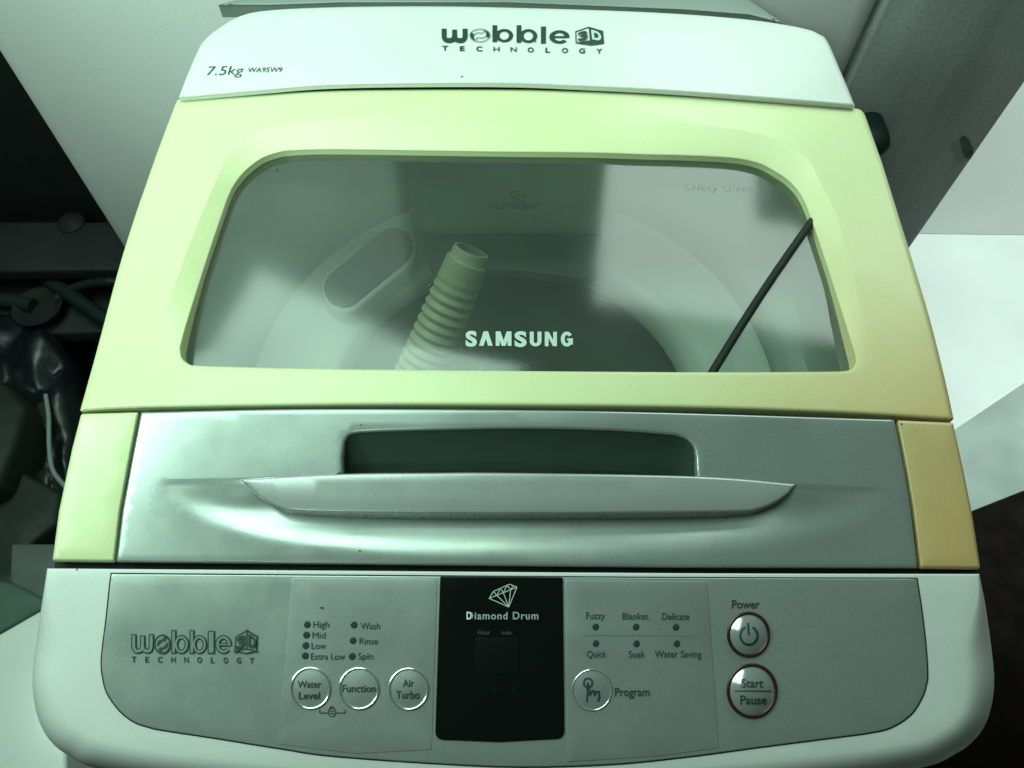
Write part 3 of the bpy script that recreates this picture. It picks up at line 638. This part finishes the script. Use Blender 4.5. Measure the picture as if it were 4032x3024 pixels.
button(1222, 2710, 76, 80, SILVER2, RING, 9, [('Water', 1172, 1266, 2708, 29), ('Level', 1177, 1260, 2753, 29)])
button(1413, 2711, 76, 80, SILVER2, RING, 9, [('Function', 1348, 1480, 2725, 30)])
button(1608, 2713, 76, 80, SILVER2, RING, 9, [('Air', 1586, 1630, 2704, 30), ('Turbo', 1560, 1652, 2751, 32)])
hand = [circ(2315, 2689, 17, 18, 18) + [(2332, 2689)], [(2314, 2689), (2311, 2763)], [(2318, 2700), (2321, 2738), (2330, 2722), (2338, 2720), (2341, 2738), (2348, 2724), (2358, 2724), (2360, 2745), (2354, 2760)]]
button(2331, 2717, 77, 80, SILVER2, RING, 6, [], icon=(hand, 7))
pw = [circ(2948, 2503, 34, 36, 26, -math.pi/2+0.5, 1.5*math.pi-0.5), [(2944.6, 2456), (2948, 2498)]]
button(2947, 2498, 79, 84, CHROME, COPPER, 13, [], 0.0035, 'polished round power button', (pw, 8.5))
button(2961, 2720, 94, 102, CHROME, COPPER, 14, [('Start', 2919, 3004, 2707, 36), ('Pause', 2914, 3018, 2773, 36)], 0.0040, 'large polished start and pause button', ([[(2892+7.1*i, 2721) for i in range(21)]], 4.5))
text('Power', 2882, 2991, 2395, 34, INK, CP, 0.0012, bold=0.014)
text('Program', 2421, 2557, 2740, 34, INK, KP2, 0.0015, bold=0.012)
T = 0.0015
for s, a, b, y in (('High', 1233, 1296, 2471), ('Mid', 1230, 1281, 2514), ('Low', 1226, 1283, 2555), ('Extra Low', 1224, 1358, 2597), ('Wash', 1420, 1496, 2477), ('Rinse', 1415, 1488, 2537), ('Spin', 1410, 1469, 2596)):
    text(s, a, b, y, 27, INK, KP, T, bold=0.0 if s == 'Mid' else 0.004)
for s, a, b, y in (('Fuzzy', 2308, 2382, 2437), ('Blanket', 2451, 2554, 2439), ('Delicate', 2607, 2714, 2440), ('Quick', 2311, 2387, 2589), ('Soak', 2475, 2539, 2589), ('Water Saving', 2578, 2762, 2588)):
    text(s, a, b, y, 28, INK, KP2, T, bold=0.004)
ribbons('divider_line', [[(2300, 2500), (2729, 2502)]], 3, INKG, KP2, T)
for x, y in ((1210, 2459), (1207, 2500), (1204, 2541), (1202, 2582), (1394, 2460), (1390, 2522), (1387, 2584)): sheet('indicator_light', circ(x, y, 14, 15, 20), LED, KP, off=T, rpx=4, rm=0.0004, thick=0.0006, step=40, sp=60)
for x, y in ((2345, 2468), (2504, 2468), (2661, 2469), (2346, 2533), (2506, 2534), (2665, 2534)): sheet('indicator_light', circ(x, y, 13.5, 14.5, 20), LED, KP2, off=T, rpx=4, rm=0.0004, thick=0.0006, step=40, sp=60)
ribbons('lock_symbol', [[(1259, 2795), (1259, 2807), (1288, 2807)], [(1326, 2807), (1358, 2807), (1358, 2795)], circ(1307, 2805, 15, 16, 18) + [(1322, 2805)], circ(1307, 2793, 9, 12, 10, math.pi, 2*math.pi), [(1300, 2800), (1314, 2800)], [(1300, 2809), (1314, 2809)]], 3.6, INK, KP, T)
# specks of dirt
for x, y, o_, pr in ((1420, 1673, .0004, hpanel), (1417, 2168, .0004, hpanel), (3146, 1616, .0002, lid), (1268, 2393, .0014, KP), (2108, 162, .0070, rear_p), (302, 2243, .0003, WM), (1818, 301, .0066, rear_p)):
    r = 5 if (x, y) != (1268, 2393) else 9
    flat('dirt_speck', [[(x+r*random.uniform(.5, 1.2)*math.cos(a), y+0.7*r*random.uniform(.5, 1.2)*math.sin(a)) for a in (0, 1, 2, 3, 4, 5.2)]], INK, pr, o_)
flat('dirt_speck', [[(1684, 1124), (1690, 1119), (1700, 1116), (1701, 1120), (1694, 1126), (1687, 1129)]], INK, lid, 0, gl)
flat('dirt_speck', [circ(1092, 668, 5, 4, 7)], INK, lid, 0, gl)
# ------------------------------------------------------------------ inside the tub
CX, CY = 0.0, 0.107
def ring(name, prof, m, parent=WM, n=96, cx=CX, cy=CY):
    vs = []; fs = []
    for r, z in prof:
        for i in range(n): a = 2*math.pi*i/n; vs.append(Vector((cx+r*math.cos(a), cy+r*math.sin(a), z)))
    for k in range(len(prof)-1):
        for i in range(n): fs.append((k*n+i, k*n+(i+1) % n, (k+1)*n+(i+1) % n, (k+1)*n+i))
    return vs, fs
# tub cover: a flat plate with a round mouth, its back and side walls
n = 96; vs = []; fs = []
def sq(a, hx=0.261, y0=-0.15, y1=0.368):
    c, s = math.cos(a), math.sin(a); k = 1e9
    if abs(c) > 1e-6: k = min(k, hx/abs(c))
    if s > 1e-6: k = min(k, (y1-CY)/s)
    if s < -1e-6: k = min(k, (CY-y0)/-s)
    return Vector((CX+c*k, CY+s*k, 0))
prof = [('q', .893), ('q', .812), ('m', .803), (.258, .800), (.250, .797), (.246, .790), (.246, .750), (.20, .745)]
for r, z in prof:
    for i in range(n):
        a = 2*math.pi*i/n + math.pi/n; p = sq(a)
        if r == 'm': p = Vector((CX, CY, 0)) + (p - Vector((CX, CY, 0)))*0.985
        elif r != 'q':
            rr = min(r, (p - Vector((CX, CY, 0))).length*0.985-0.001*(0.26-r)); p = Vector((CX+rr*math.cos(a), CY+rr*math.sin(a), 0))
        vs.append(Vector((p.x, p.y, z)))
for k in range(len(prof)-1):
    for i in range(n): fs.append((k*n+i, k*n+(i+1) % n, (k+1)*n+(i+1) % n, (k+1)*n+i))
tc_ = mk('tub_cover', vs, fs, TUBW, WM, 40)
mk('balance_ring', *ring('x', [(.232, .765), (.230, .790), (.226, .799), (.220, .799), (.212, .793), (.204, .7935), (.198, .789), (.178, .783), (.166, .778), (.161, .772), (.161, .752)], None), TUBW, WM, 50)
mk('drum', *ring('x', [(.163, .765), (.185, .758), (.203, .745), (.206, .720), (.204, .712)], None), DRUMG, WM, 50)
vs, fs = ring('x', [(.207, .711), (.15, .706), (.08, .704), (.03, .704)], None); fs.append(tuple(range(3*96, 4*96))); mk('drum_floor', vs, fs, DRUMD, WM, 50)
c0 = uz(1995, 1560, 0.72); vs, fs = ring('x', [(.040, .7195), (.0408, .7205), (.0416, .7195)], None, cx=c0.x, cy=c0.y); mk('pulsator_rim', vs, fs, RING, WM)
sheet('ring_shade_plate', cr([(1716, 1088), (1690, 1020), (1672, 960), (1668, 890)], 3) + cr([(2370, 890), (2372, 930), (2384, 985), (2350, 1075)], 3) + cr([(2300, 1096), (2200, 1082), (1950, 1056), (1800, 1070)], 4), DRUMG, WM, surf=lambda x, y: uz(x, y, 0.8005), rpx=10, rm=0.0015, thick=0.010, step=90)  # added grey plate in place of the shade on the ring's back
# lint filter on the balance ring
def pill(a, b, hw, n=10):
    a, b = Vector(a), Vector(b); d = (b-a).normalized(); an = math.atan2(d.y, d.x); out = []
    for i in range(n+1): t = an + math.pi/2 + math.pi*i/n; out.append(tuple(a + Vector((math.cos(t), math.sin(t)))*hw))
    for i in range(n+1): t = an - math.pi/2 + math.pi*i/n; out.append(tuple(b + Vector((math.cos(t), math.sin(t)))*hw))
    return out
lf = sheet('lint_filter_frame', pill((1352, 1132), (1545, 972), 96), TUBW, WM, surf=lambda x, y: uz(x, y, 0.800), rpx=20, rm=0.004, thick=0.02, step=60)
sheet('filter_mesh', pill((1352, 1132), (1548, 970), 76), FILT, lf, surf=lambda x, y: uz(x, y, 0.8022), rpx=8, rm=0.0012, thick=0.002, step=60)
# detergent drawer front hanging at the back
dz = lambda x, y: uz(x, y, lerp(0.806, 0.862, max(0, min(1.3, (905-y)/260))))
det = sheet('detergent_drawer', fillet([(1600, 560), (2452, 560), (2448, 640), (2428, 850), (2372, 906), (1660, 900), (1612, 852), (1604, 640)], [10, 10, 10, 40, 60, 60, 40, 10]), TUBW, WM, surf=dz, rpx=12, rm=0.003, thick=0.02, step=70)
dl = lambda x, y: dz(x, y) + Vector((0, -0.0004, 0.0006))
text('DETERGENT', 1927, 2134, 820, 22, INKS, det, surf=dl, base2=826, bold=0.03)
ribbons('drawer_symbol', [[(2012, 758), (2022, 795), (2060, 797), (2066, 765)], circ(2038, 775, 12, 10, 12) + [(2050, 775)], [(2020, 757), (2040, 752)]], 5, INKS, det, 0, dl)
text('Safety Glass', 2697, 2960, 748, 26, FAINT, lid, surf=gl, base2=754)
adopt(WM)
# hose and dark strand seen at the window
A, B = uz(1856, 985, 0.870), uz(1590, 1640, 0.745); prof = [(0.0, .0128), (0.0, .0150), (0.02, .0158), (0.05, .0158), (.06, .0168)]
nr = 18
for i in range(nr*6+1):
    t = 0.06 + 0.94*i/(nr*6); prof.append((t, 0.0176 + 0.0075*t + 0.0010*math.cos(2*math.pi*i/6)*sstep(.10, .3, t)))
ho_ = empty('corrugated_hose', B, 'cream corrugated hose standing in the drum behind the window', 'hose')
lathe('ribbed_tube', A, B, prof, HOSE, ho_, 36, caps=False)
lathe('mouth', lerp(A, B, .0001), lerp(A, B, .25), [(0, .0128), (.3, .0125), (1, .012)], mat('hose_inside', (0.16, 0.19, 0.13), 0.6), ho_, 36, caps=False)
adopt(ho_)
cl = lambda x, y: un(x, y, -0.0122 + 0.0034)
P = [cl(lerp(3210, 2796, i/14), lerp(852, 1482, i/14) - 16*math.sin(math.pi*i/14)) for i in range(15)]
tag(tube('strand', P, 0.0029, CORD), 'straight black strand slanting across the right of the lid window', 'strand')  # thin black tube slanting across the glass
